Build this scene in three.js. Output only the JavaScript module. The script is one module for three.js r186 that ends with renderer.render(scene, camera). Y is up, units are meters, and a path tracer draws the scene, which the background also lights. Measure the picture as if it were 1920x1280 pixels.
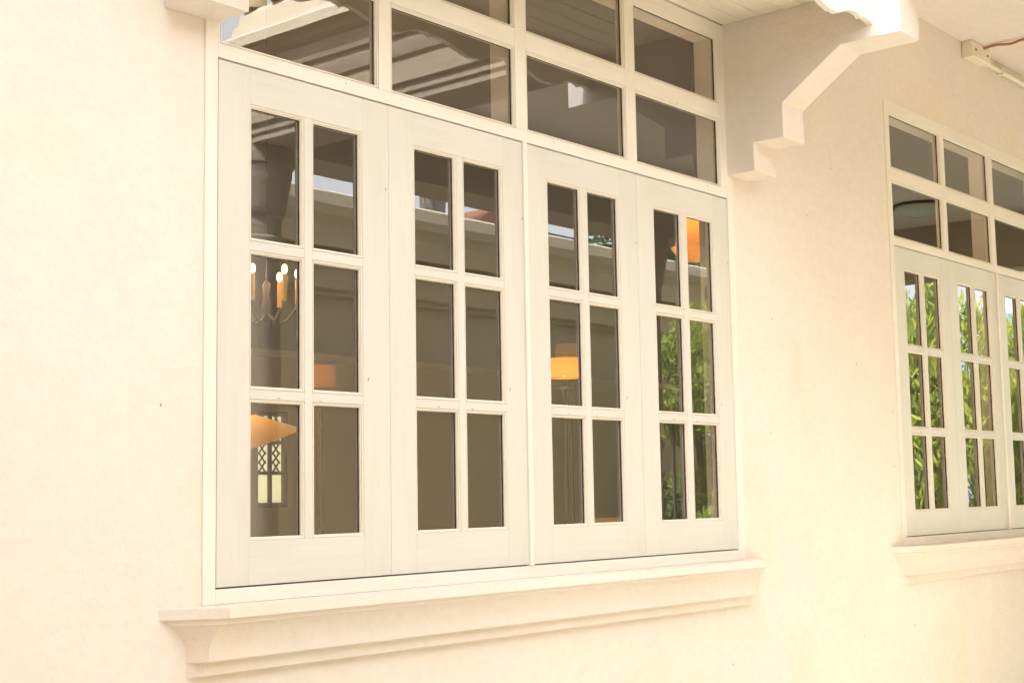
import * as THREE from 'three';
import { mergeGeometries, toCreasedNormals } from 'three/addons/utils/BufferGeometryUtils.js';

// ------------------------------------------------------------------ camera, sky, sun, exposure
const scene = new THREE.Scene();
const camera = new THREE.PerspectiveCamera(26.72, 1024 / 682, 0.05, 400);
camera.position.set(-2.2, 0.2054, 2.7811);
camera.up.set(-0.071, 0.994, 0.082);
camera.lookAt(-2.2 + 0.762, 0.2054 + 0.107, 2.7811 - 0.639);

const renderer = new THREE.WebGLRenderer({ antialias: true });
renderer.setSize(1024, 682);
renderer.toneMapping = THREE.LinearToneMapping;
renderer.toneMappingExposure = 3.6;
renderer.shadowMap.enabled = true;
renderer.shadowMap.type = THREE.PCFSoftShadowMap;

// seeded random numbers and tileable value noise
let seed = 20231;
const rnd = () => { seed |= 0; seed = (seed + 0x6D2B79F5) | 0; let t = Math.imul(seed ^ (seed >>> 15), 1 | seed); t = (t + Math.imul(t ^ (t >>> 7), 61 | t)) ^ t; return ((t ^ (t >>> 14)) >>> 0) / 4294967296; };
const hash = (x, y, s) => { let h = (x * 374761393 + y * 668265263 + s * 974711) | 0; h = Math.imul(h ^ (h >>> 13), 1274126177); return ((h ^ (h >>> 16)) >>> 0) / 4294967296; };
function vnoise(x, y, px, py, s) {
  const xi = Math.floor(x), yi = Math.floor(y), fx = x - xi, fy = y - yi, u = fx * fx * (3 - 2 * fx), v = fy * fy * (3 - 2 * fy);
  const m = (a, n) => ((a % n) + n) % n, h = (i, j) => hash(m(xi + i, px), m(yi + j, py), s);
  return (h(0, 0) * (1 - u) + h(1, 0) * u) * (1 - v) + (h(0, 1) * (1 - u) + h(1, 1) * u) * v;
}
function fbm(u, v, fx, fy, oct, s) { let a = 0, w = 0.5, t = 0; for (let o = 0; o < oct; o++) { a += w * vnoise(u * fx, v * fy, fx, fy, s + o * 17); t += w; w *= 0.5; fx *= 2; fy *= 2; } return a / t; }

// hazy bright sky with faint cloud relief
const SUN = new THREE.Vector3(-10.5, 15, -0.5).normalize();
{
  const W = 256, H = 128, d = new Float32Array(W * H * 4);
  for (let j = 0; j < H; j++) for (let i = 0; i < W; i++) {
    const el = (j + 0.5) / H * 180 - 90, k = (j * W + i) * 4;
    const up = Math.max(0, Math.sin(el * Math.PI / 180));
    const c = 0.95 + 0.1 * (fbm(i / W, j / H, 8, 6, 4, 5) - 0.5) * 2;
    // wide glow round the sun, added to light the facade from the left
    const az = (i + 0.5) / W * 2 * Math.PI - Math.PI, ce = Math.cos(el * Math.PI / 180), dot = (Math.cos(az) * ce * SUN.x + Math.sin(el * Math.PI / 180) * SUN.y + Math.sin(az) * ce * SUN.z);
    const th = Math.acos(Math.min(1, dot)) * 180 / Math.PI, L = (el < 0 ? 0.7 : 1.05 - 0.15 * up + 2.2 * Math.exp(-th * th / 1100)) * c;
    d[k] = L * 0.97; d[k + 1] = L * 1.0; d[k + 2] = L * 1.06; d[k + 3] = 1;
  }
  const sky = new THREE.DataTexture(d, W, H, THREE.RGBAFormat, THREE.FloatType);
  sky.mapping = THREE.EquirectangularReflectionMapping; sky.magFilter = THREE.LinearFilter; sky.needsUpdate = true;
  scene.background = sky; scene.environment = sky;
}
const sun = new THREE.DirectionalLight(new THREE.Color(1, 0.98, 0.95), 4.3);
sun.position.set(1.2 - 10.5, 0.5 + 15, -0.5); sun.target.position.set(1.2, 0.5, 0);
sun.castShadow = true; sun.shadow.radius = 1.5; sun.shadow.mapSize.set(2048, 2048);
Object.assign(sun.shadow.camera, { left: -12, right: 12, top: 10, bottom: -10, near: 0.5, far: 50 });
scene.add(sun, sun.target);

// ------------------------------------------------------------------ helpers
const counts = {};
function numbered(n) { const k = counts[n] = (counts[n] ?? -1) + 1; return k ? `${n}_${String(k).padStart(3, '0')}` : n; }
function thing(name, label, category, pos = [0, 0, 0], group) {
  const o = new THREE.Group(); o.name = numbered(name); o.position.set(...pos); scene.add(o);
  o.userData = { label, category }; if (group) o.userData.group = group; return o;
}
function part(name, geo, m, parent, extra) {
  const o = new THREE.Mesh(Array.isArray(geo) ? mergeGeometries(geo.map(g => strip(g))) : geo, m);
  o.name = name; o.castShadow = o.receiveShadow = true; parent.add(o); if (extra) Object.assign(o.userData, extra); return o;
}
function strip(g) { const r = g.index ? g.toNonIndexed() : g; for (const k of Object.keys(r.attributes)) if (!['position', 'normal', 'uv'].includes(k)) r.deleteAttribute(k); r.morphAttributes = {}; return r; }
// texture coordinates in metres, from position and main direction of each face
function metric(g0, swap = false) {
  const g = g0.index ? g0.toNonIndexed() : g0, p = g.attributes.position, n = g.attributes.normal, uv = new Float32Array(p.count * 2);
  for (let i = 0; i < p.count; i++) {
    const a = [Math.abs(n.getX(i)), Math.abs(n.getY(i)), Math.abs(n.getZ(i))], x = p.getX(i), y = p.getY(i), z = p.getZ(i);
    let u, v; if (a[2] >= a[0] && a[2] >= a[1]) { u = x; v = y; } else if (a[0] >= a[1]) { u = z; v = y; } else { u = x; v = z; }
    uv[2 * i] = swap ? v : u; uv[2 * i + 1] = swap ? u : v;
  }
  g.setAttribute('uv', new THREE.BufferAttribute(uv, 2)); return g;
}
// box from corner to corner with a small chamfer on its front edges
function box(x0, x1, y0, y1, z0, z1, ch = 0, swap = false) {
  if (!ch) { const g = new THREE.BoxGeometry(x1 - x0, y1 - y0, z1 - z0); g.translate((x0 + x1) / 2, (y0 + y1) / 2, (z0 + z1) / 2); return metric(g, swap); }
  const s = new THREE.Shape(); s.moveTo(x0 + ch, y0 + ch); s.lineTo(x1 - ch, y0 + ch); s.lineTo(x1 - ch, y1 - ch); s.lineTo(x0 + ch, y1 - ch); s.closePath();
  const g = new THREE.ExtrudeGeometry(s, { depth: z1 - z0 - 2 * ch, bevelEnabled: true, bevelThickness: ch, bevelSize: ch, bevelSegments: 1 });
  g.translate(0, 0, z0 + ch); return metric(g, swap);
}
function quadGeo(quads) { // list of [a,b,c,d] points
  const p = []; for (const [a, b, c, d] of quads) p.push(...a, ...b, ...c, ...a, ...c, ...d);
  const g = new THREE.BufferGeometry(); g.setAttribute('position', new THREE.Float32BufferAttribute(p, 3)); g.computeVertexNormals(); return metric(g);
}
// a moulding run round an opening, mitred at the corners; profile = [inset, z] from outside in
function frameSweep(x0, x1, y0, y1, prof, n = 1, jit = 0, s = 1) {
  const q = [], ring = ([d, z], k) => {
    const c = [[x0 + d, y0 + d], [x1 - d, y0 + d], [x1 - d, y1 - d], [x0 + d, y1 - d]], out = [];
    for (let e = 0; e < 4; e++) for (let i = 0; i < n; i++) {
      const t = i / n, A = c[e], B = c[(e + 1) % 4]; let w = (i && jit) ? (hash(e * 100 + i, k, s) - 0.5) * 2 * jit * (hash(e * 31 + (i >> 2), k, s + 9) > 0.45 ? 1 : 0.25) : 0;
      const nx = [0, -1, 0, 1][e], ny = [1, 0, -1, 0][e];
      out.push([A[0] + (B[0] - A[0]) * t + nx * w, A[1] + (B[1] - A[1]) * t + ny * w, z + w * 0.6]);
    } return out;
  };
  const rs = prof.map((p, k) => ring(p, k)), m = 4 * n;
  for (let k = 0; k + 1 < rs.length; k++) for (let i = 0; i < m; i++) { const j = (i + 1) % m; q.push([rs[k][i], rs[k][j], rs[k + 1][j], rs[k + 1][i]]); }
  return quadGeo(q);
}
function tube(pts, r, seg = 24, rad = 8) { return new THREE.TubeGeometry(new THREE.CatmullRomCurve3(pts.map(p => new THREE.Vector3(...p))), seg, r, rad); }

// ------------------------------------------------------------------ materials
function dataTex(N, M, fn, srgb) {
  const d = new Uint8Array(N * M * 4);
  for (let j = 0; j < M; j++) for (let i = 0; i < N; i++) { const c = fn(i / N, j / M), k = (j * N + i) * 4; for (let q = 0; q < 3; q++) d[k + q] = Math.min(255, Math.max(0, c[q] * 255)); d[k + 3] = 255; }
  const t = new THREE.DataTexture(d, N, M); t.wrapS = t.wrapT = THREE.RepeatWrapping; t.magFilter = THREE.LinearFilter; t.minFilter = THREE.LinearMipmapLinearFilter; t.generateMipmaps = true;
  if (srgb) t.colorSpace = THREE.SRGBColorSpace; t.needsUpdate = true; return t;
}
const rep = (t, x, y) => { const c = t.clone(); c.repeat.set(x, y); c.needsUpdate = true; return c; };
const clamp = (x, a = 0, b = 1) => Math.min(b, Math.max(a, x));
// relief of trowelled plaster: long shallow waves, brush drag, fine grit
const plasterBump = dataTex(1024, 1024, (u, v) => { const h = 0.5 * fbm(u, v, 5, 6, 3, 1) + 0.28 * fbm(u, v, 14, 40, 3, 2) + 0.22 * fbm(u, v, 160, 160, 2, 3); return [h, h, h]; });
// colour of old cream limewash: cloudy tone, a few warmer stains, tiny dark nicks
const plasterColor = dataTex(1024, 1024, (u, v) => {
  const a = fbm(u, v, 4, 4, 4, 11), b = fbm(u, v, 7, 5, 4, 12), f = fbm(u, v, 90, 120, 2, 13);
  let w = 1 - 0.05 * (a - 0.5) + 0.03 * (f - 0.5); const st = clamp((b - 0.56) * 5) * 0.032;
  const ci = Math.floor(u * 22), cj = Math.floor(v * 22); if (hash(ci, cj, 77) > 0.98) { const dx = (u * 22 - ci - 0.2 - 0.6 * hash(ci, cj, 78)) / 22 * 1024, dy = (v * 22 - cj - 0.2 - 0.6 * hash(ci, cj, 79)) / 22 * 1024; if (dx * dx + dy * dy * 0.35 < 1.3) w *= 0.68; }
  return [clamp(w * 0.985), clamp(w * (0.985 - st * 0.5)), clamp(w * (0.985 - st * 1.4))];
}, true);
const brushBump = dataTex(512, 512, (u, v) => { const h = 0.55 * fbm(u, v, 70, 4, 3, 21) + 0.25 * fbm(u, v, 12, 3, 3, 22) + 0.2 * fbm(u, v, 60, 60, 2, 23); return [h, h, h]; });
const paintColor = dataTex(512, 512, (u, v) => { const a = fbm(u, v, 5, 3, 4, 31), b = fbm(u, v, 60, 6, 3, 32), w0 = 0.985 - 0.05 * (a - 0.5) - 0.03 * (b - 0.5), ci = Math.floor(u * 14), cj = Math.floor(v * 14), dx = (u * 14 - ci - 0.2 - 0.6 * hash(ci, cj, 62)) * 36, dy = (v * 14 - cj - 0.2 - 0.6 * hash(ci, cj, 63)) * 36, w = hash(ci, cj, 61) > 0.94 && dx * dx + dy * dy * 0.2 < 0.9 ? 0.7 : w0; return [w, w, clamp(w - 0.02 * (a - 0.4))]; }, true);
const grit = dataTex(512, 512, (u, v) => { const h = fbm(u, v, 40, 40, 4, 41); return [h, h, h]; });

const glassWave = dataTex(512, 512, (u, v) => { const h = fbm(u, v, 4, 6, 2, 51); return [h, h, h]; });
const lin = (r, g, b) => new THREE.Color().setRGB(r, g, b);
const std = (o) => new THREE.MeshStandardMaterial(o);
const M = {
  plaster: std({ color: lin(0.825, 0.744, 0.668), map: rep(plasterColor, 0.4, 0.4), bumpMap: rep(plasterBump, 0.7, 0.7), bumpScale: 0.004, roughness: 0.92 }),
  soffit: std({ color: lin(0.84, 0.77, 0.62), map: rep(paintColor, 1.2, 1.2), bumpMap: rep(brushBump, 2, 2), bumpScale: 0.001, roughness: 0.7 }),
  trim: std({ color: lin(0.855, 0.795, 0.715), map: rep(paintColor, 1.1, 1.1), bumpMap: rep(brushBump, 2.2, 2.2), bumpScale: 0.0012, roughness: 0.5 }),
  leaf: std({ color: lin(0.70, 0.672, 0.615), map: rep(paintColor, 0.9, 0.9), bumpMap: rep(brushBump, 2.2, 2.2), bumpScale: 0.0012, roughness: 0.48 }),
  bead: std({ color: lin(0.80, 0.74, 0.64), roughness: 0.5 }),
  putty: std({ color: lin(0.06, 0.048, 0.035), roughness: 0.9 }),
  glass: new THREE.MeshPhysicalMaterial({ color: lin(0.96, 0.94, 0.9), roughness: 0, metalness: 0, transmission: 0.975, thickness: 0, ior: 2.33, bumpMap: rep(glassWave, 2.5, 2.5), bumpScale: 0.00003 }),
  frosted: new THREE.MeshPhysicalMaterial({ color: lin(0.45, 0.43, 0.26), roughness: 1, transmission: 0.5, thickness: 0, ior: 1.3 }),
  stone: std({ color: lin(0.60, 0.49, 0.30), map: rep(plasterColor, 0.5, 0.5), bumpMap: rep(plasterBump, 0.8, 0.8), bumpScale: 0.01, roughness: 0.95 }),
  porchStoneShaded: std({ color: lin(0.44, 0.36, 0.26), map: rep(plasterColor, 0.5, 0.5), bumpMap: rep(plasterBump, 0.8, 0.8), bumpScale: 0.008, roughness: 0.95 }),  // darker copy of the coping stone, shade put into the colour
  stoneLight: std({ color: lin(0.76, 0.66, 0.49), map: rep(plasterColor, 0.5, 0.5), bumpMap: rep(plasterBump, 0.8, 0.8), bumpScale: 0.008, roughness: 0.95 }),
  paving: std({ color: lin(0.62, 0.57, 0.465), bumpMap: rep(grit, 1, 1), bumpScale: 0.004, roughness: 0.95 }),
  room: std({ color: lin(0.52, 0.42, 0.24), roughness: 0.9 }),
  roomFloor: std({ color: lin(0.16, 0.09, 0.045), roughness: 0.5 }),
  darkWood: std({ color: lin(0.07, 0.04, 0.022), roughness: 0.6 }),
  tile: std({ color: lin(0.30, 0.13, 0.07), bumpMap: rep(grit, 2, 2), bumpScale: 0.003, roughness: 0.85 }),
  orangeWire: std({ color: lin(0.36, 0.17, 0.09), roughness: 0.6 }),
  plastic: std({ color: lin(0.78, 0.70, 0.56), roughness: 0.5 }),
  metal: new THREE.MeshPhysicalMaterial({ color: lin(0.006, 0.004, 0.003), roughness: 0.8, specularIntensity: 0.15 }),
  white: std({ color: lin(0.78, 0.79, 0.8), roughness: 0.8 }),
  blue: std({ color: lin(0.25, 0.42, 0.62), roughness: 0.8 }),
  dark: std({ color: lin(0.03, 0.035, 0.04), roughness: 0.4 }),
  bark: std({ color: lin(0.26, 0.22, 0.17), bumpMap: rep(grit, 3, 1), bumpScale: 0.02, roughness: 0.95 }),
};
const leafMat = (r, g, b) => new THREE.MeshPhysicalMaterial({ color: lin(r, g, b), roughness: 0.75, transmission: 0.3, thickness: 0, ior: 1.3, side: THREE.DoubleSide });
M.green = leafMat(0.3, 0.42, 0.09); M.lime = leafMat(0.56, 0.62, 0.11); M.deep = leafMat(0.08, 0.14, 0.05);

// ------------------------------------------------------------------ ground and house wall
const GY = -1.3;
{
  const g = metric(new THREE.PlaneGeometry(400, 400).rotateX(-Math.PI / 2)); const o = part('ground', g, M.paving, scene, { kind: 'structure' }); o.position.y = GY;
}
const WX = [0, 3.8];                 // where the two windows stand
const house = thing('house_wall', 'cream plastered house wall with window openings', 'wall');
{
  const s = new THREE.Shape(); s.moveTo(-7, GY); s.lineTo(14, GY); s.lineTo(14, 3.6); s.lineTo(-7, 3.6); s.closePath();
  for (const x of WX) { const h = new THREE.Path(); h.moveTo(x - 0.0428, -0.0415); h.lineTo(x - 0.0428, 1.9658); h.lineTo(x + 2.4238, 1.9658); h.lineTo(x + 2.4238, -0.0415); h.closePath(); s.holes.push(h); }
  const g = new THREE.ExtrudeGeometry(s, { depth: 0.1, bevelEnabled: false }); g.translate(0, 0, -0.1); part('facade', metric(g), M.plaster, house);
}
const wing = thing('added_blocker_wing', 'added unseen wing at the far left that cuts sky light on the house wall', 'house', [-3.5, GY, 0]);  // out of view, added to keep the left wall from getting too bright
part('wall', box(-6, 0, 0, 7.2, 0.002, 7), M.plaster, wing); part('roof', box(-6.3, 0.3, 7.202, 7.4, -0.3, 7.4), M.tile, wing);
part('added_eaves', box(-3.49, -0.45, 3.2, 3.32, 0.002, 1.5), M.soffit, house); part('added_gutter', box(-3.49, -0.45, 3.22, 3.3, 1.502, 1.59, 0.01), M.trim, house);  // unseen overhang added to block high sky light from the left wall
// room shell: back wall with an opening for the lattice window
const room = thing('room', 'dim brown sitting room seen through the window panes', 'room');
{
  const s = new THREE.Shape(); s.moveTo(-1.6, GY); s.lineTo(12.6, GY); s.lineTo(12.6, 2.75); s.lineTo(-1.6, 2.75); s.closePath();
  const h = new THREE.Path(); h.moveTo(5.99, 0.14); h.lineTo(5.99, 0.99); h.lineTo(6.37, 0.99); h.lineTo(6.37, 0.14); h.closePath(); s.holes.push(h);
  const g = new THREE.ExtrudeGeometry(s, { depth: 0.15, bevelEnabled: false }); g.translate(0, 0, -7.15); part('back_wall', metric(g), M.room, room);
  part('end_wall', box(-1.75, -1.6, GY, 2.75, -7.15, -0.1), M.room, room); part('end_wall', box(12.6, 12.75, GY, 2.75, -7.15, -0.1), M.room, room);
  part('ceiling', box(-1.75, 12.75, 2.752, 2.9, -7.15, -0.1), M.darkWood, room); part('floor', box(-1.6, 12.6, GY + 0.004, GY + 0.1, -7, -0.1), M.roomFloor, room);
  part('added_dark_sheet', box(-1.6, 12.6, 1.53, 2.751, -6.998, -6.985), M.darkWood, room);  // dark sheet added to shade the room seen through the upper panes
  part('picture_rail', box(-1.6, 12.6, 1.47, 1.53, -7, -6.97), M.stoneLight, room);
}
// ------------------------------------------------------------------ windows
const PR = [[0, 0], [0.0012, -0.0035], [0.0028, -0.0012], [0.0055, -0.002], [0.0062, -0.0055], [0.0085, -0.0065], [0.009, -0.011]];
const GZ = -0.0165;
function opening(p, x0, x1, y0, y1, s, zf = 0) {     // moulding, dark putty line, pane and inner bead of one light
  part('glazing_bead', frameSweep(x0, x1, y0, y1, PR.map(([d, z]) => [d, z + zf])), M.bead, p);
  part('putty', frameSweep(x0, x1, y0, y1, [[0.0088, zf - 0.0108], [0.0094, zf - 0.0135], [0.0092, zf + GZ]], 40, 0.0012, s), M.putty, p);
  const g = new THREE.PlaneGeometry(x1 - x0 - 0.016, y1 - y0 - 0.016); g.rotateY((hash(s, 3, 8) - 0.5) * 0.005); g.rotateX((hash(s, 5, 8) - 0.5) * 0.003); g.translate((x0 + x1) / 2, (y0 + y1) / 2, zf + GZ - 0.0004); part('pane', metric(g), M.glass, p);
  part('inner_bead', frameSweep(x0, x1, y0, y1, [[0.0092, zf + GZ - 0.0012], [0.0092, zf + GZ - 0.0055], [-0.006, zf + GZ - 0.0095]]), M.bead, p);
}
const LEAFX = [0.1, 0.2825, 0.3095, 0.492], LEAFW = 0.5925, LEAFY = [[0.107, 0.4565], [0.4800, 0.8295], [0.8530, 1.2035]], LEAFH = 1.2975;
function makeLeaf(p) {
  const L = new THREE.Group(); L.name = 'casement_leaf'; p.add(L);
  const [a, b, c, d] = LEAFX, T = -0.0205, ch = 0.0005;
  part('stile', box(0, a, 0, LEAFH, T, 0, ch), M.leaf, L); part('stile', box(d, LEAFW, 0, LEAFH, T, 0, ch), M.leaf, L);
  part('bottom_rail', box(a, d, 0, 0.107, T, 0, ch * 0.6, true), M.leaf, L); part('top_rail', box(a, d, 1.2035, LEAFH, T, 0, ch * 0.6, true), M.leaf, L);
  part('mullion', box(b, c, 0.107, 1.2035, T, -0.0003, 0.0005), M.leaf, L);
  for (let r = 0; r < 2; r++) for (const [x0, x1] of [[a, b], [c, d]]) part('glazing_bar', box(x0, x1, LEAFY[r][1], LEAFY[r + 1][0], T, -0.0005, 0.0005, true), M.leaf, L);
  let s = 1; for (const [y0, y1] of LEAFY) for (const [x0, x1] of [[a, b], [c, d]]) opening(L, x0, x1, y0, y1, s++);
  return L;
}
const sillProfile = [[-0.0405, 0.1], [-0.0405, 0], [-0.0645, 0], [-0.067, 0.004], [-0.069, 0.012], [-0.0785, 0.0135], [-0.0805, 0.018], [-0.088, 0.027], [-0.1, 0.036], [-0.115, 0.0435], [-0.132, 0.049], [-0.15, 0.0515], [-0.16, 0.051], [-0.1655, 0.053], [-0.168, 0.06], [-0.169, 0.074], [-0.171, 0.0765], [-0.199, 0.0765], [-0.2015, 0.079], [-0.203, 0.1]];
function sillGeo() { // the moulding runs along the front and returns to the wall on splayed ends
  const ring = ([y, s]) => { const w = Math.min(1.55 * s, 0.079), k = 0.4 * Math.min(s, 0.055) - Math.max(0, s - 0.055) * 0.35; return [[-0.165 + w, y, 0], [-0.037 - k, y, 0.1 - s], [2.413 + k, y, 0.1 - s], [2.545 - w, y, 0]]; };
  const q = []; for (let i = 0; i + 1 < sillProfile.length; i++) { const A = ring(sillProfile[i]), B = ring(sillProfile[i + 1]); for (let j = 0; j < 3; j++) q.push([B[j], B[j + 1], A[j + 1], A[j]]); }
  return toCreasedNormals(quadGeo(q), 0.5);
}
function makeWindow(label) {
  const w = thing('casement_window', label, 'window'), ch = 0.0012, D = -0.1, F = 0.004;
  // casing set in the wall opening, 4 mm proud of the plaster
  part('jamb', box(-0.043, -0.004, -0.04, 1.966, D, F, ch), M.trim, w); part('jamb', box(2.3835, 2.424, -0.04, 1.966, D, F, ch), M.trim, w);
  part('gap_shade_strip', [box(-0.0035, 0.003, -0.003, 1.3012, -0.03, -0.0215), box(2.380, 2.383, -0.003, 1.3012, -0.03, -0.0215), box(0.003, 2.38, -0.0035, 0.003, -0.0295, -0.0215), box(0.003, 2.38, 1.294, 1.301, -0.0295, -0.0215), box(0.58, 0.606, 0.003, 1.294, -0.029, -0.0215), box(1.78, 1.806, 0.003, 1.294, -0.029, -0.0215)], M.putty, w);  // dark strips stand in for the shadow in the gaps round the leaves
  part('jamb_stop', box(0.0085, 2.343, -0.0038, 0.006, D, -0.031), M.trim, w);
  part('jamb_stop', box(-0.004, 0.0085, -0.004, 1.3, D, -0.031), M.trim, w); part('jamb_stop', box(2.343, 2.3835, -0.004, 1.3, D, -0.031), M.trim, w);
  part('jamb', box(2.343, 2.3835, 1.338, 1.966, D, F - 0.0006, ch), M.trim, w); part('jamb', box(-0.004, 0.004, 1.338, 1.966, D, F - 0.0006, ch), M.trim, w);
  part('head', box(0.004, 2.343, 1.912, 1.966, D, F - 0.0004, ch, true), M.trim, w);
  part('bottom_rail', box(-0.004, 2.3835, -0.04, -0.004, D, F - 0.001, ch, true), M.trim, w);
  part('transom_rail', box(-0.004, 2.3835, 1.3015, 1.338, -0.05, F - 0.001, ch, true), M.trim, w);
  const mul = [[0.556, 0.604], [1.151, 1.205], [1.743, 1.798]], xs = [0.004, ...mul.flat(), 2.343];
  mul.forEach(([x0, x1], i) => part('mullion', box(x0, x1, 1.338, 1.912, i === 1 ? D : -0.034, F - 0.0008, ch), M.trim, w));
  for (let k = 0; k < 4; k++) {
    const x0 = xs[2 * k], x1 = xs[2 * k + 1];
    part('glazing_bar', box(x0, x1, 1.597, 1.657, -0.034, F - 0.0012, ch, true), M.trim, w);
    opening(w, x0, x1, 1.338, 1.597, 50 + k, F - 0.0012); opening(w, x0, x1, 1.657, 1.912, 60 + k, F - 0.0012);
  }
  part('meeting_post', box(1.1785, 1.1985, -0.004, 1.3015, -0.02, 0.0075, 0.002), M.trim, w); part('meeting_post', box(1.168, 1.2105, -0.004, 1.3015, D, -0.024), M.trim, w);
  part('sill', sillGeo(), M.plaster, w);
  const l0 = makeLeaf(w); const spots = [[0.0005, 0.02], [0.5937, -0.02], [1.2, 0.03], [1.7932, 0.15]];
  spots.forEach(([x, a], i) => { const l = i ? l0.clone() : l0; if (i) { w.add(l); } l.position.set(x + LEAFW / 2, 0, 0); l.rotation.y = a * Math.PI / 180; l.children.forEach(() => 0); });
  for (const l of w.children.filter(c => c.name === 'casement_leaf')) for (const c of l.children) c.position.x -= l.userData.done ? 0 : 0;
  return w;
}
const win1 = makeWindow('large cream casement window with four glazed leaves below the plank canopy');
for (const l of win1.children.filter(c => c.name === 'casement_leaf')) { l.position.x -= LEAFW / 2; }
const win2 = win1.clone(); win2.name = numbered('casement_window'); win2.position.x = 3.8; scene.add(win2);
win2.userData = { label: 'cream casement window at the right reflecting green shrubs, under the porch ceiling', category: 'window' };

// ------------------------------------------------------------------ canopy over the first window
const can = thing('window_canopy', 'cream plank canopy on stepped plaster brackets above the large window', 'canopy');
{
  const s = new THREE.Shape(); s.moveTo(0, 1.388);
  for (const p of [[0.121, 1.388], [0.121, 1.494], [0.246, 1.494], [0.246, 1.622], [0.487, 1.787], [0.715, 1.787], [0.715, 2.06], [0, 2.33]]) s.lineTo(...p); s.closePath();
  for (const x of [-0.163, 2.388]) {
    const g = new THREE.ExtrudeGeometry(s, { depth: 0.154, bevelEnabled: true, bevelSize: 0.003, bevelThickness: 0.003, bevelOffset: -0.003, bevelSegments: 2 });
    g.rotateY(-Math.PI / 2); g.translate(x + 0.157, 0, 0.0005); part('bracket', metric(g), M.plaster, can);
  }
  const zs = [0.004, 0.085, 0.17, 0.262, 0.35, 0.44, 0.53, 0.588];
  for (let i = 0; i + 1 < zs.length; i++) part('soffit_plank', box(-0.004, 2.386, 1.968 + 0.0015 * rnd(), 1.985, zs[i] + 0.0018, zs[i + 1] - 0.0018, 0.002, true), M.soffit, can);
  part('soffit_backing', box(-0.004, 2.386, 1.99, 2.0, 0.002, 0.588), M.dark, can);
  // scalloped fascia board: an ogee and a notch, repeated
  const f = new THREE.Shape(), P = 0.435, x0 = -0.004, x1 = 2.386; f.moveTo(x0, 2.06); f.lineTo(x0, 1.83);
  const motif = [[0, 1.807], [0.008, 1.8125], [0.031, 1.809], [0.055, 1.813], [0.08, 1.822], [0.105, 1.833], [0.13, 1.841], [0.16, 1.846], [0.19, 1.847], [0.207, 1.844], [0.216, 1.839], [0.221, 1.836], [0.228, 1.844], [0.238, 1.846], [0.26, 1.845], [0.29, 1.84], [0.339, 1.828], [0.39, 1.815], [0.43, 1.808]];
  for (let k = -5; k < 2; k++) for (const [dx, y] of motif) { const x = 2.085 + k * P + dx; if (x > x0 + 0.002 && x < x1 - 0.002) f.lineTo(x, y); }
  f.lineTo(x1, 1.832); f.lineTo(x1, 2.06); f.closePath();
  const g = new THREE.ExtrudeGeometry(f, { depth: 0.02, bevelEnabled: true, bevelSize: 0.0015, bevelThickness: 0.0015, bevelOffset: -0.0015, bevelSegments: 1 }); g.translate(0, 0, 0.592);
  part('fascia', metric(g, true), M.trim, can);
  const r = new THREE.BoxGeometry(2.72, 0.035, 0.66); r.rotateX(0.361); r.translate(1.19, 2.27, 0.312); part('roof', metric(r), M.tile, can);
}
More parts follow.
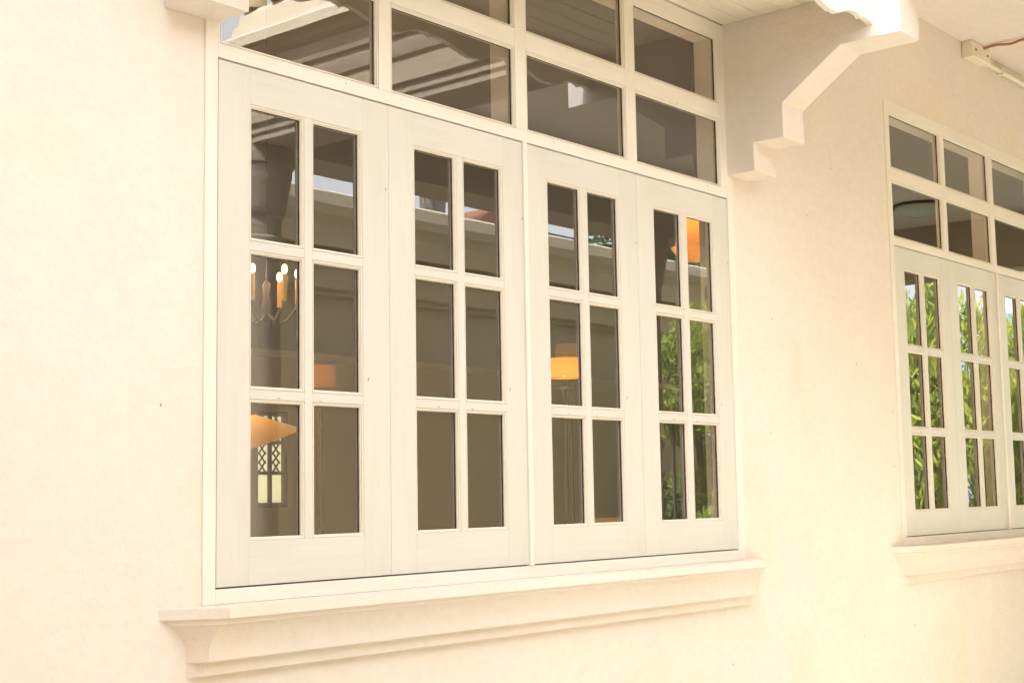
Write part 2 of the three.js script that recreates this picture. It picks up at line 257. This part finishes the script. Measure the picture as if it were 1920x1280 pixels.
// ------------------------------------------------------------------ porch at the right
const porch = thing('porch', 'cream porch with flat plaster ceiling over the second window', 'porch');
const PX0 = 2.39, PX1 = 9.4, PZ = 2.76, PT = 0.28;    // inner faces of beams
{
  part('ceiling', box(PX0 + 0.02, PX1 + 0.2, 2.45, 2.6, 0.002, PZ + 0.1), M.plaster, porch);
  // entablature profile swept along the side and the front: [offset outwards, y]
  const E = [[0, 2.0], [0, 2.03], [0.012, 2.04], [0.012, 2.075], [0.03, 2.085], [0.03, 2.13], [0.016, 2.135], [0.016, 2.2], [0.03, 2.21], [0.045, 2.26], [0.045, 2.29], [0.062, 2.30], [0.075, 2.35], [0.075, 2.38], [0.105, 2.40], [0.125, 2.435], [0.15, 2.44], [0.15, 2.49], [0.135, 2.505], [-0.04, 2.565], [-0.045, 2.60], [-0.06, 2.605], [-0.064, 2.655], [-0.082, 2.66], [-0.088, 2.715], [-0.12, 2.75], [-0.2, 2.752]];
  const q = [], ring = ([o, y]) => [[PX0 - o, y, 0.002], [PX0 - o, y, PZ + PT + o], [PX1 + PT + o, y, PZ + PT + o], [PX1 + PT + o, y, 0.002]];
  for (let i = 0; i + 1 < E.length; i++) { const A = ring(E[i]), B = ring(E[i + 1]); for (let j = 0; j < 3; j++) q.push([A[j], A[j + 1], B[j + 1], B[j]]); }
  const cut = E.findIndex(e => e[1] === 2.44) * 3; part('entablature', toCreasedNormals(quadGeo(q.slice(0, cut)), 0.4), M.porchStoneShaded, porch); part('coping', toCreasedNormals(quadGeo(q.slice(cut)), 0.4), M.stoneLight, porch);  // face coloured dark as if in shade, coping pale as if lit
  part('beam', box(PX0 + 0.003, PX0 + PT, 2.0005, 2.449, 0.004, PZ + PT - 0.003), M.porchStoneShaded, porch);
  part('beam', box(PX0 + PT, PX1, 2.0005, 2.449, PZ, PZ + PT - 0.003), M.porchStoneShaded, porch);
  part('beam', box(PX1, PX1 + PT - 0.003, 2.0005, 2.449, 0.004, PZ + PT - 0.003), M.porchStoneShaded, porch);
  const pf = [[0.2, GY], [0.2, GY + 0.16], [0.17, GY + 0.18], [0.165, GY + 0.22], [0.15, GY + 0.25], [0.15, 0.4], [0.142, 1.5], [0.16, 1.51], [0.16, 1.54], [0.145, 1.55], [0.145, 1.64], [0.165, 1.67], [0.17, 1.72], [0.188, 1.81], [0.198, 1.86], [0.202, 1.91], [0.212, 1.915], [0.212, 1.999], [0, 1.999]].map(p => new THREE.Vector2(...p));
  for (const x of [PX0 + 0.14, 6.03, PX1 + 0.14]) { const g = new THREE.LatheGeometry(pf, 28); g.translate(x, 0, PZ + 0.14); part('column', toCreasedNormals(g, 0.5), M.porchStoneShaded, porch); }
  // balustrade on the roof edge
  const bf = [[0.07, 0], [0.07, 0.06], [0.045, 0.07], [0.05, 0.1], [0.085, 0.18], [0.075, 0.26], [0.045, 0.36], [0.04, 0.46], [0.06, 0.48], [0.06, 0.52], [0, 0.52]].map(p => new THREE.Vector2(...p)), bg = new THREE.LatheGeometry(bf, 14);
  for (let z = PZ + 0.14; z > 0.6; z -= 0.24) { const b = part('baluster', bg, M.stone, porch); b.position.set(PX0 + 0.14, 2.753, z); }
  for (let x = PX0 + 0.5; x < PX1; x += 0.24) { const b = part('baluster', bg, M.stone, porch); b.position.set(x, 2.753, PZ + 0.14); }
  part('handrail', [box(PX0 + 0.06, PX0 + 0.26, 3.274, 3.345, 0.5, PZ + 0.26), box(PX0 + 0.262, PX1, 3.274, 3.345, PZ + 0.06, PZ + 0.26)], M.stone, porch);
}
{
  const l = thing('ceiling_lamp', 'round glass dome lamp on the porch ceiling, reflected in the second window', 'lamp', [8.5, 2.449, 1.93]);
  const pf = [[0, -0.1], [0.1, -0.09], [0.17, -0.06], [0.2, -0.015], [0.2, 0]].map(p => new THREE.Vector2(...p)); part('dome', new THREE.LatheGeometry(pf, 28), std({ color: lin(0.6, 0.67, 0.6), roughness: 0.25 }), l);
  part('rim', new THREE.TorusGeometry(0.2, 0.012, 8, 32).rotateX(Math.PI / 2).translate(0, -0.012, 0), M.metal, l);
}
// conduit, box and cable at the ceiling
{
  const b = thing('junction_box', 'small cream junction box in the corner of porch ceiling and wall', 'junction box', [4.82, 2.405, 0]);
  part('cover', box(-0.13, 0.1, -0.04, 0.043, 0.0005, 0.06, 0.004), M.plastic, b);
  for (const x of [-0.09, 0.06]) part('screw', new THREE.CylinderGeometry(0.006, 0.006, 0.004, 10).rotateX(Math.PI / 2).translate(x, 0, 0.061), M.metal, b);
  const c = thing('cable_conduit', 'straight cream cable conduit along wall below the porch ceiling', 'conduit', [4.9, 2.395, 0]);
  part('pipe', metric(new THREE.CylinderGeometry(0.014, 0.014, 4, 14).rotateZ(Math.PI / 2).translate(2.03, 0.0, 0.016)), M.plastic, c);
  for (let k = 0; k < 4; k++) part('clip', box(0.25 + k * 0.8, 0.275 + k * 0.8, -0.022, 0.022, 0.0005, 0.033, 0.002), M.plastic, c);
  const w = thing('cable', 'brown corrugated cable crossing the porch ceiling from the junction box', 'cable', [0, 0, 0]);
  const pts = []; for (let i = 0; i <= 60; i++) { const t = i / 60; pts.push([4.83 + 0.9 * t * t + 0.004 * Math.sin(i * 2.1), 2.434 + 0.004 * Math.sin(i * 1.3), 0.062 + 2.2 * t + 0.004 * Math.sin(i * 0.9)]); }
  part('flex', tube(pts, 0.007, 240, 8), M.orangeWire, w);
}
// ------------------------------------------------------------------ across the lane, seen in the panes
{
  const g = thing('garden_wall', 'tall tan boundary wall with moulded cap, reflected in the window leaves', 'wall');
  const E = [[0, GY], [0, 1.62], [0.03, 1.63], [0.03, 1.66], [0.055, 1.67], [0.055, 1.705], [0.02, 1.71], [0.02, 1.86], [0.035, 1.865], [0.035, 1.885], [0.06, 1.89], [0.06, 1.915], [0.035, 1.92], [0.035, 1.945], [0.07, 1.95], [0.07, 1.975], [0.045, 1.98], [0.045, 2.14], [0.06, 2.18], [0.1, 2.225], [0.12, 2.23], [0.12, 2.315], [0.1, 2.33], [-0.2, 2.345]];
  const Z = 4.5, X0 = -6, X1 = 9.3, T = 0.3, q = [], ring = ([o, y]) => [[X0, y, Z + T + o], [X0, y, Z - o], [X1 + o, y, Z - o], [X1 + o, y, Z + T + o]];
  const mk = (a, b) => { const qq = []; for (let i = a; i < b; i++) { const A = ring(E[i]), B = ring(E[i + 1]); for (let j = 0; j < 3; j++) qq.push([A[j], A[j + 1], B[j + 1], B[j]]); } return toCreasedNormals(quadGeo(qq), 0.4); };
  part('wall_body', mk(0, 1), M.stone, g); part('moulding', mk(1, 18), M.stone, g); part('cap', mk(18, E.length - 1), M.stoneLight, g);
}
// foliage
const leafShape = (() => { const g = new THREE.BufferGeometry(); const p = [0, 0, 0, -.16, .3, .03, 0, .35, -.03, .16, .3, .03, -.12, .7, .0, 0, .72, -.06, .12, .7, 0, 0, 1, -.12]; g.setAttribute('position', new THREE.Float32BufferAttribute(p, 3)); g.setIndex([0, 2, 1, 0, 3, 2, 1, 2, 4, 2, 5, 4, 2, 3, 5, 3, 6, 5, 4, 5, 7, 5, 6, 7]); g.computeVertexNormals(); return g; })();
function foliage(parent, name, n, mat, place, size, spread = 0.5) {
  const im = new THREE.InstancedMesh(leafShape, mat, n), d = new THREE.Object3D();
  for (let i = 0; i < n; i++) {
    const [x, y, z, ax, az] = place(i); d.position.set(x, y, z); d.rotation.set((rnd() - 0.5) * 2.6 * spread + (ax || 0), rnd() * 6.28, (rnd() - 0.5) * 2.6 * spread + (az || 0)); const k = size * (0.6 + 0.7 * rnd()); d.scale.set(k * 0.75, k, k); d.updateMatrix(); im.setMatrixAt(i, d.matrix);
    const t = 0.6 + 0.7 * rnd(); im.setColorAt(i, new THREE.Color(t, t, t));
  }
  im.name = name; im.castShadow = im.receiveShadow = true; im.userData.kind = 'stuff'; parent.add(im); return im;
}
function shrub(label, x, z, w, top, mats, n, size, group) {
  const s = thing('shrub', label, 'shrub', [x, GY, z], group), h = top - GY, stems = [];
  for (let k = 0; k < 9; k++) { const a = rnd() * 6.28, r = w * (0.3 + 0.6 * rnd()), hh = h * (0.72 + 0.28 * rnd()); stems.push([[Math.cos(a) * 0.06, 0, Math.sin(a) * 0.06], [Math.cos(a) * r * 0.5, hh * 0.5, Math.sin(a) * r * 0.5], [Math.cos(a) * r, hh * 0.96, Math.sin(a) * r]]); }
  part('stem', stems.map(p => tube(p, 0.014, 10, 5)), M.bark, s);
  const c = stems.map(p => new THREE.CatmullRomCurve3(p.map(v => new THREE.Vector3(...v))));
  mats.forEach((m, j) => foliage(s, 'leaf', Math.round(n / mats.length), m, () => { const t = Math.pow(rnd(), 0.75), p = c[Math.floor(rnd() * c.length)].getPoint(0.12 + 0.88 * t), q = 0.34 * w * (1.1 - 0.6 * t); return [p.x + (rnd() - 0.5) * q * 2, p.y + (rnd() - 0.5) * 0.16 + (j === 1 ? 0.05 : -0.04), p.z + (rnd() - 0.5) * q * 2]; }, size));
  return s;
}
function bush(label, x, z, r, top, mats, n, size, low = 0.1) {
  const b = thing('bush', label, 'bush', [x, GY, z]), h = top - GY, lobes = [], st = [];
  for (let k = 0; k < 14; k++) { const a = rnd() * 6.28, y = h * (low + (0.92 - low) * rnd()), q = r * 0.62 * Math.sqrt(rnd()); lobes.push([Math.cos(a) * q, y, Math.sin(a) * q, r * (0.32 + 0.2 * rnd())]); if (k < 6) st.push(tube([[0, 0, 0], [Math.cos(a) * q * 0.4, y * 0.5, Math.sin(a) * q * 0.4], [Math.cos(a) * q, y, Math.sin(a) * q]], 0.013, 8, 5)); }
  part('stem', st, M.bark, b);
  mats.forEach(m => foliage(b, 'leaf', Math.round(n / mats.length), m, () => { const l = lobes[Math.floor(rnd() * 14)], u = rnd() * 2 - 1, a = rnd() * 6.28, s = Math.sqrt(1 - u * u), q = l[3] * (0.55 + 0.45 * rnd()); return [l[0] + q * s * Math.cos(a), Math.min(h, Math.max(0.05, l[1] + q * u)), l[2] + q * s * Math.sin(a)]; }, size, 0.8));
}
bush('yellow green bush beside the boundary wall, highest in the rightmost leaf', 8.45, 3.85, 0.5, 1.98, [M.green, M.lime, M.lime], 14000, 0.058);
bush('mid green bush reflected in the left column of the rightmost leaf', 7.78, 3.78, 0.42, 1.62, [M.green, M.lime, M.green], 14000, 0.052);
bush('dark green bush low between the taller bushes and the boundary wall', 8.0, 3.95, 0.36, 0.9, [M.deep, M.green], 6000, 0.07);
bush('low rounded pale bush reflected at the foot of the rightmost leaf', 7.75, 3.4, 0.36, 0.28, [M.green, M.lime], 5000, 0.06);
bush('bright bush past the end of the boundary wall', 9.7, 4.7, 0.6, 2.1, [M.lime, M.green], 7000, 0.09);
shrub('tall narrow leaved shrub nearest the porch end, in the second window', 11.4, 2.35, 0.7, 2.15, [M.green, M.lime], 13000, 0.115);
shrub('tall narrow leaved shrub with pale tips in the middle panes of second window', 11.7, 3.3, 0.6, 2.5, [M.green, M.lime], 13000, 0.115);
shrub('dense green shrub at left of the second window reflection', 12.1, 4.1, 0.7, 2.4, [M.lime, M.green], 11000, 0.12);
shrub('low bright shrub at the right of the second window reflection', 12.2, 1.3, 0.6, 1.35, [M.green, M.lime], 8000, 0.12);
function tree(label, x, z, h, r, m, n, size, y0) {
  const t = thing('tree', label, 'tree', [x, GY, z]); part('trunk', [tube([[0, 0, 0], [0.1, h * 0.4, 0], [0, h * 0.8, 0.1]], 0.2, 14, 9), tube([[0.05, h * 0.5, 0], [0.5 * r, h * 0.75, 0.2]], 0.08, 8, 6), tube([[0.05, h * 0.55, 0], [-0.5 * r, h * 0.8, -0.2]], 0.07, 8, 6)], M.bark, t);
  const lobes = []; for (let k = 0; k < 12; k++) lobes.push([(rnd() - 0.5) * 1.5 * r, y0 + rnd() * (h - y0), (rnd() - 0.5) * 1.5 * r, r * (0.3 + 0.3 * rnd())]);
  foliage(t, 'crown', n, m, () => { const l = lobes[Math.floor(rnd() * 12)], u = rnd() * 2 - 1, a = rnd() * 6.28, s = Math.sqrt(1 - u * u), q = l[3] * Math.cbrt(rnd()); return [l[0] + q * s * Math.cos(a), l[1] + q * u, l[2] + q * s * Math.sin(a)]; }, size, 1);
}
tree('dark green tree behind the end of the boundary wall', 13.0, 7.2, 5.4, 1.7, M.deep, 16000, 0.17, 1.4);
tree('second dark tree standing further right beyond the boundary wall', 15.4, 7.6, 5.8, 1.8, M.deep, 14000, 0.18, 1.2);
tree('leafy tree with pale trunk standing behind the boundary wall', 13.5, 12, 9.5, 1.0, M.green, 5000, 0.2, 6.2);
{
  const b = thing('white_building', 'white building with pale blue bands behind the shrubs, in the second window', 'building', [26, GY, 4]);
  part('wall', box(-0.1, 6, 0, 5.4, -9, 4), M.white, b); for (let k = 0; k < 3; k++) part('band', box(-0.25, -0.1, 1.7 + k * 1.5, 1.95 + k * 1.5, -9, 4), M.blue, b);
  for (let i = 0; i < 5; i++) for (let k = 0; k < 3; k++) part('window', box(-0.16, -0.102, 0.5 + k * 1.5, 1.4 + k * 1.5, -8 + i * 3, -6.8 + i * 3), M.blue, b);
  const h = thing('tiled_house', 'house with brown tiled roof beyond the boundary wall', 'house', [15.4, GY, 13]);
  part('wall', box(-0.8, 1.4, 0, 5.3, 0, 4), M.white, h);
  const s = new THREE.Shape(); s.moveTo(-1.1, 0); s.lineTo(1.6, 0); s.lineTo(1.6, 0.05); s.lineTo(0.5, 1.1); s.lineTo(-1.1, 0.05); s.closePath(); const g = new THREE.ExtrudeGeometry(s, { depth: 4.4, bevelEnabled: false }); g.translate(0, 5.302, -0.2); part('roof', metric(g), M.tile, h);
  const k = thing('dark_building', 'dark grey building with a white ledge beyond the boundary wall', 'building', [17.3, GY, 12.5]);
  part('wall', box(-0.3, 0.95, 0, 6.05, 0, 4), M.dark, k); part('ledge', box(-0.32, 0.97, 5.84, 5.89, -0.15, -0.002), M.white, k);
  const m = thing('flat_roofed_house', 'low pale house with a white flat roof beyond the boundary wall', 'house', [18.4, GY, 12.5]);
  part('wall', box(-0.1, 1.6, 0, 5.9, 0, 4), M.stoneLight, m); part('roof', box(-0.25, 1.75, 5.902, 6.02, -0.2, 4.1), M.white, m);
}
// ------------------------------------------------------------------ inside the room
const glow = (r, g, b, k) => new THREE.MeshPhysicalMaterial({ color: lin(0.78, 0.42, 0.1), roughness: 1, transmission: 0.55, thickness: 0, ior: 1.2, emissive: lin(r, g, b), emissiveIntensity: k, side: THREE.DoubleSide });
M.shade = glow(0.7, 0.3, 0.06, 0.1); M.shadeBright = glow(0.9, 0.4, 0.05, 0.03); M.shadeDim = glow(0.6, 0.2, 0.06, 0.07); M.shadeDim.color = lin(0.36, 0.15, 0.05); M.shadeFaint = glow(0.6, 0.25, 0.06, 0.03); M.shadeFaint.color = lin(0.42, 0.26, 0.12); M.bulb = std({ color: 0xffffff, emissive: lin(1, 0.66, 0.2), emissiveIntensity: 2 }); M.candle = new THREE.MeshPhysicalMaterial({ color: lin(0.03, 0.015, 0.004), roughness: 0.8, specularIntensity: 0.15, emissive: lin(0.8, 0.4, 0.05), emissiveIntensity: 0.1 });
function pleated(r0, r1, h, n = 70, tip = 0.004) { // r0 below, r1 above
  const q = [], P = (k, t) => { const a = k / (2 * n) * 2 * Math.PI, r = (r0 + (r1 - r0) * t) * (1 + (k % 2 ? 0.016 : 0)); return [Math.cos(a) * r, t * h - (t === 0 && k % 2 ? tip : 0), Math.sin(a) * r]; };
  for (let k = 0; k < 2 * n; k++) q.push([P(k, 0), P(k + 1, 0), P(k + 1, 1), P(k, 1)]); return quadGeo(q);
}
function light(o, y, k, c = 0xffd9a0) { const l = new THREE.PointLight(c, k, 0, 2); l.position.y = y; l.castShadow = true; o.add(l); const b = new THREE.Mesh(new THREE.SphereGeometry(0.028, 16, 12), M.bulb); b.name = 'bulb'; b.position.y = y; o.add(b); }
{
  const a = thing('table_lamp', 'tilted pleated orange lamp shade seen in the lowest pane of the left leaf', 'lamp', [1.235, GY + 0.08, -1.5]);
  part('base', new THREE.LatheGeometry([[0, 0], [0.13, 0], [0.13, 0.03], [0.02, 0.06], [0.014, 1.45], [0, 1.46]].map(p => new THREE.Vector2(...p)), 18), M.darkWood, a);
  const s = part('shade', pleated(0.27, 0.12, 0.1), M.shade, a); s.position.set(0.02, 1.615, 0); s.rotation.z = 0.3; s.rotation.x = -0.12; light(a, 1.66, 0.05);
  const c = thing('chandelier', 'brass chandelier with lit candle bulbs in the middle pane of left leaf', 'chandelier', [2.27, 1.2, -2.5]);
  part('stem', new THREE.CylinderGeometry(0.002, 0.002, 1.55, 8).translate(0, 0.775, 0), M.metal, c); part('hub', new THREE.LatheGeometry([[0, -0.16], [0.015, -0.14], [0.026, -0.08], [0.012, -0.02], [0.02, 0.03], [0, 0.06]].map(p => new THREE.Vector2(...p)), 16), M.metal, c);
  for (let k = 0; k < 6; k++) {
    const an = k * Math.PI / 3 + 0.62, x = Math.cos(an) * 0.15, z = Math.sin(an) * 0.15; part('arm', tube([[0, -0.1, 0], [x * 0.5, -0.15, z * 0.5], [x, -0.07, z]], 0.006, 14, 6), M.metal, c);
    part('candle', new THREE.CylinderGeometry(0.012, 0.012, 0.12, 12).translate(x, 0.0, z), M.candle, c); part('bulb', new THREE.SphereGeometry(0.014, 14, 10).scale(1, 1.7, 1).translate(x, 0.09, z), M.bulb, c);
    const pl = new THREE.PointLight(0xffd9a0, 0.33, 0, 2); pl.position.set(x, 0.09, z); pl.castShadow = true; c.add(pl);
  }
  const d = thing('table_lamp', 'dim orange pleated shade in the second column of the left leaf', 'lamp', [3.07, GY + 0.1, -3]);
  part('base', new THREE.LatheGeometry([[0, 0], [0.12, 0], [0.12, 0.03], [0.02, 0.05], [0.014, 1.9], [0, 1.9]].map(p => new THREE.Vector2(...p)), 14), M.darkWood, d); const ds = part('shade', pleated(0.092, 0.085, 0.12), M.shadeDim, d); ds.position.y = 2.005;
  const e = thing('table_lamp', 'glowing drum lamp shade in the middle pane of the third leaf', 'lamp', [4.58, GY + 0.1, -2.5]);
  part('base', new THREE.LatheGeometry([[0, 0], [0.12, 0], [0.12, 0.03], [0.02, 0.05], [0.012, 2.03], [0.05, 2.04], [0, 2.05]].map(p => new THREE.Vector2(...p)), 14), M.darkWood, e);
  const es = part('shade', pleated(0.115, 0.105, 0.115, 60, 0), M.shadeBright, e); es.position.y = 2.105; light(e, 2.14, 0.03);
  const f = thing('table_lamp', 'dim pleated lamp shade behind the glowing drum shade', 'lamp', [5.02, GY + 0.1, -2.8]);
  part('base', new THREE.LatheGeometry([[0, 0], [0.12, 0], [0.12, 0.03], [0.02, 0.05], [0.012, 2.2], [0, 2.2]].map(p => new THREE.Vector2(...p)), 14), M.darkWood, f); const fs = part('shade', pleated(0.1, 0.085, 0.19), M.shadeFaint, f); fs.position.y = 2.17;
  const p = thing('pendant_lamp', 'yellow pleated pendant shade at the top of the rightmost leaf', 'lamp', [3.74, 1.42, -1]);
  part('cord', new THREE.CylinderGeometry(0.004, 0.004, 1.12, 8).translate(0, 0.77, 0), M.dark, p); part('shade', pleated(0.105, 0.07, 0.2, 40, 0), M.shade, p);
  part('bowl', new THREE.LatheGeometry([[0, -0.085], [0.06, -0.08], [0.1, -0.055], [0.125, -0.02], [0.128, -0.015]].map(v => new THREE.Vector2(...v)), 28), M.shade, p); light(p, 0.1, 0.02);
  const w = thing('floor_lamp', 'orange lamp shade whose top shows in the lowest pane of third leaf', 'lamp', [3.62, GY + 0.1, -1.5]);
  part('base', new THREE.LatheGeometry([[0, 0], [0.12, 0], [0.12, 0.03], [0.015, 0.05], [0.012, 1.05], [0, 1.05]].map(v => new THREE.Vector2(...v)), 14), M.darkWood, w); const ws = part('shade', pleated(0.25, 0.12, 0.2), M.shade, w); ws.position.y = 1.09;
  const v = thing('lattice_window', 'small pale lattice window in the far wall behind the orange shade', 'window', [6.0, 0.14, -7.1]);
  for (const [a0, a1, b0, b1] of [[-0.01, 0.03, 0, 0.85], [0.17, 0.19, 0, 0.85], [0.33, 0.37, 0, 0.85]]) part('stile', box(a0, a1, b0, b1, 0, 0.05), M.darkWood, v);
  for (const [b0, b1] of [[0, 0.045], [0.29, 0.32], [0.56, 0.59], [0.81, 0.85]]) for (const [a0, a1] of [[0.03, 0.17], [0.19, 0.33]]) part('rail', box(a0, a1, b0, b1, 0.004, 0.046), M.darkWood, v);
  for (const [a0, a1] of [[0.03, 0.17], [0.19, 0.33]]) for (const [b0, b1] of [[0.045, 0.29], [0.32, 0.56], [0.59, 0.81]]) { const g = new THREE.PlaneGeometry(a1 - a0, b1 - b0); g.translate((a0 + a1) / 2, (b0 + b1) / 2, 0.01); part('pane', g, M.frosted, v); }
  for (const [a0, a1] of [[0.03, 0.17], [0.19, 0.33]]) for (const b of [0.32, 0.59]) for (const k of [0, 1, 2]) for (const t of [1, -1]) { const g = new THREE.BoxGeometry(0.012, 0.13, 0.012); g.rotateZ(t * 0.7); g.translate((a0 + a1) / 2, b + 0.04 + k * 0.08, 0.02); part('lattice_bar', g, M.darkWood, v); }
}
renderer.render(scene, camera);
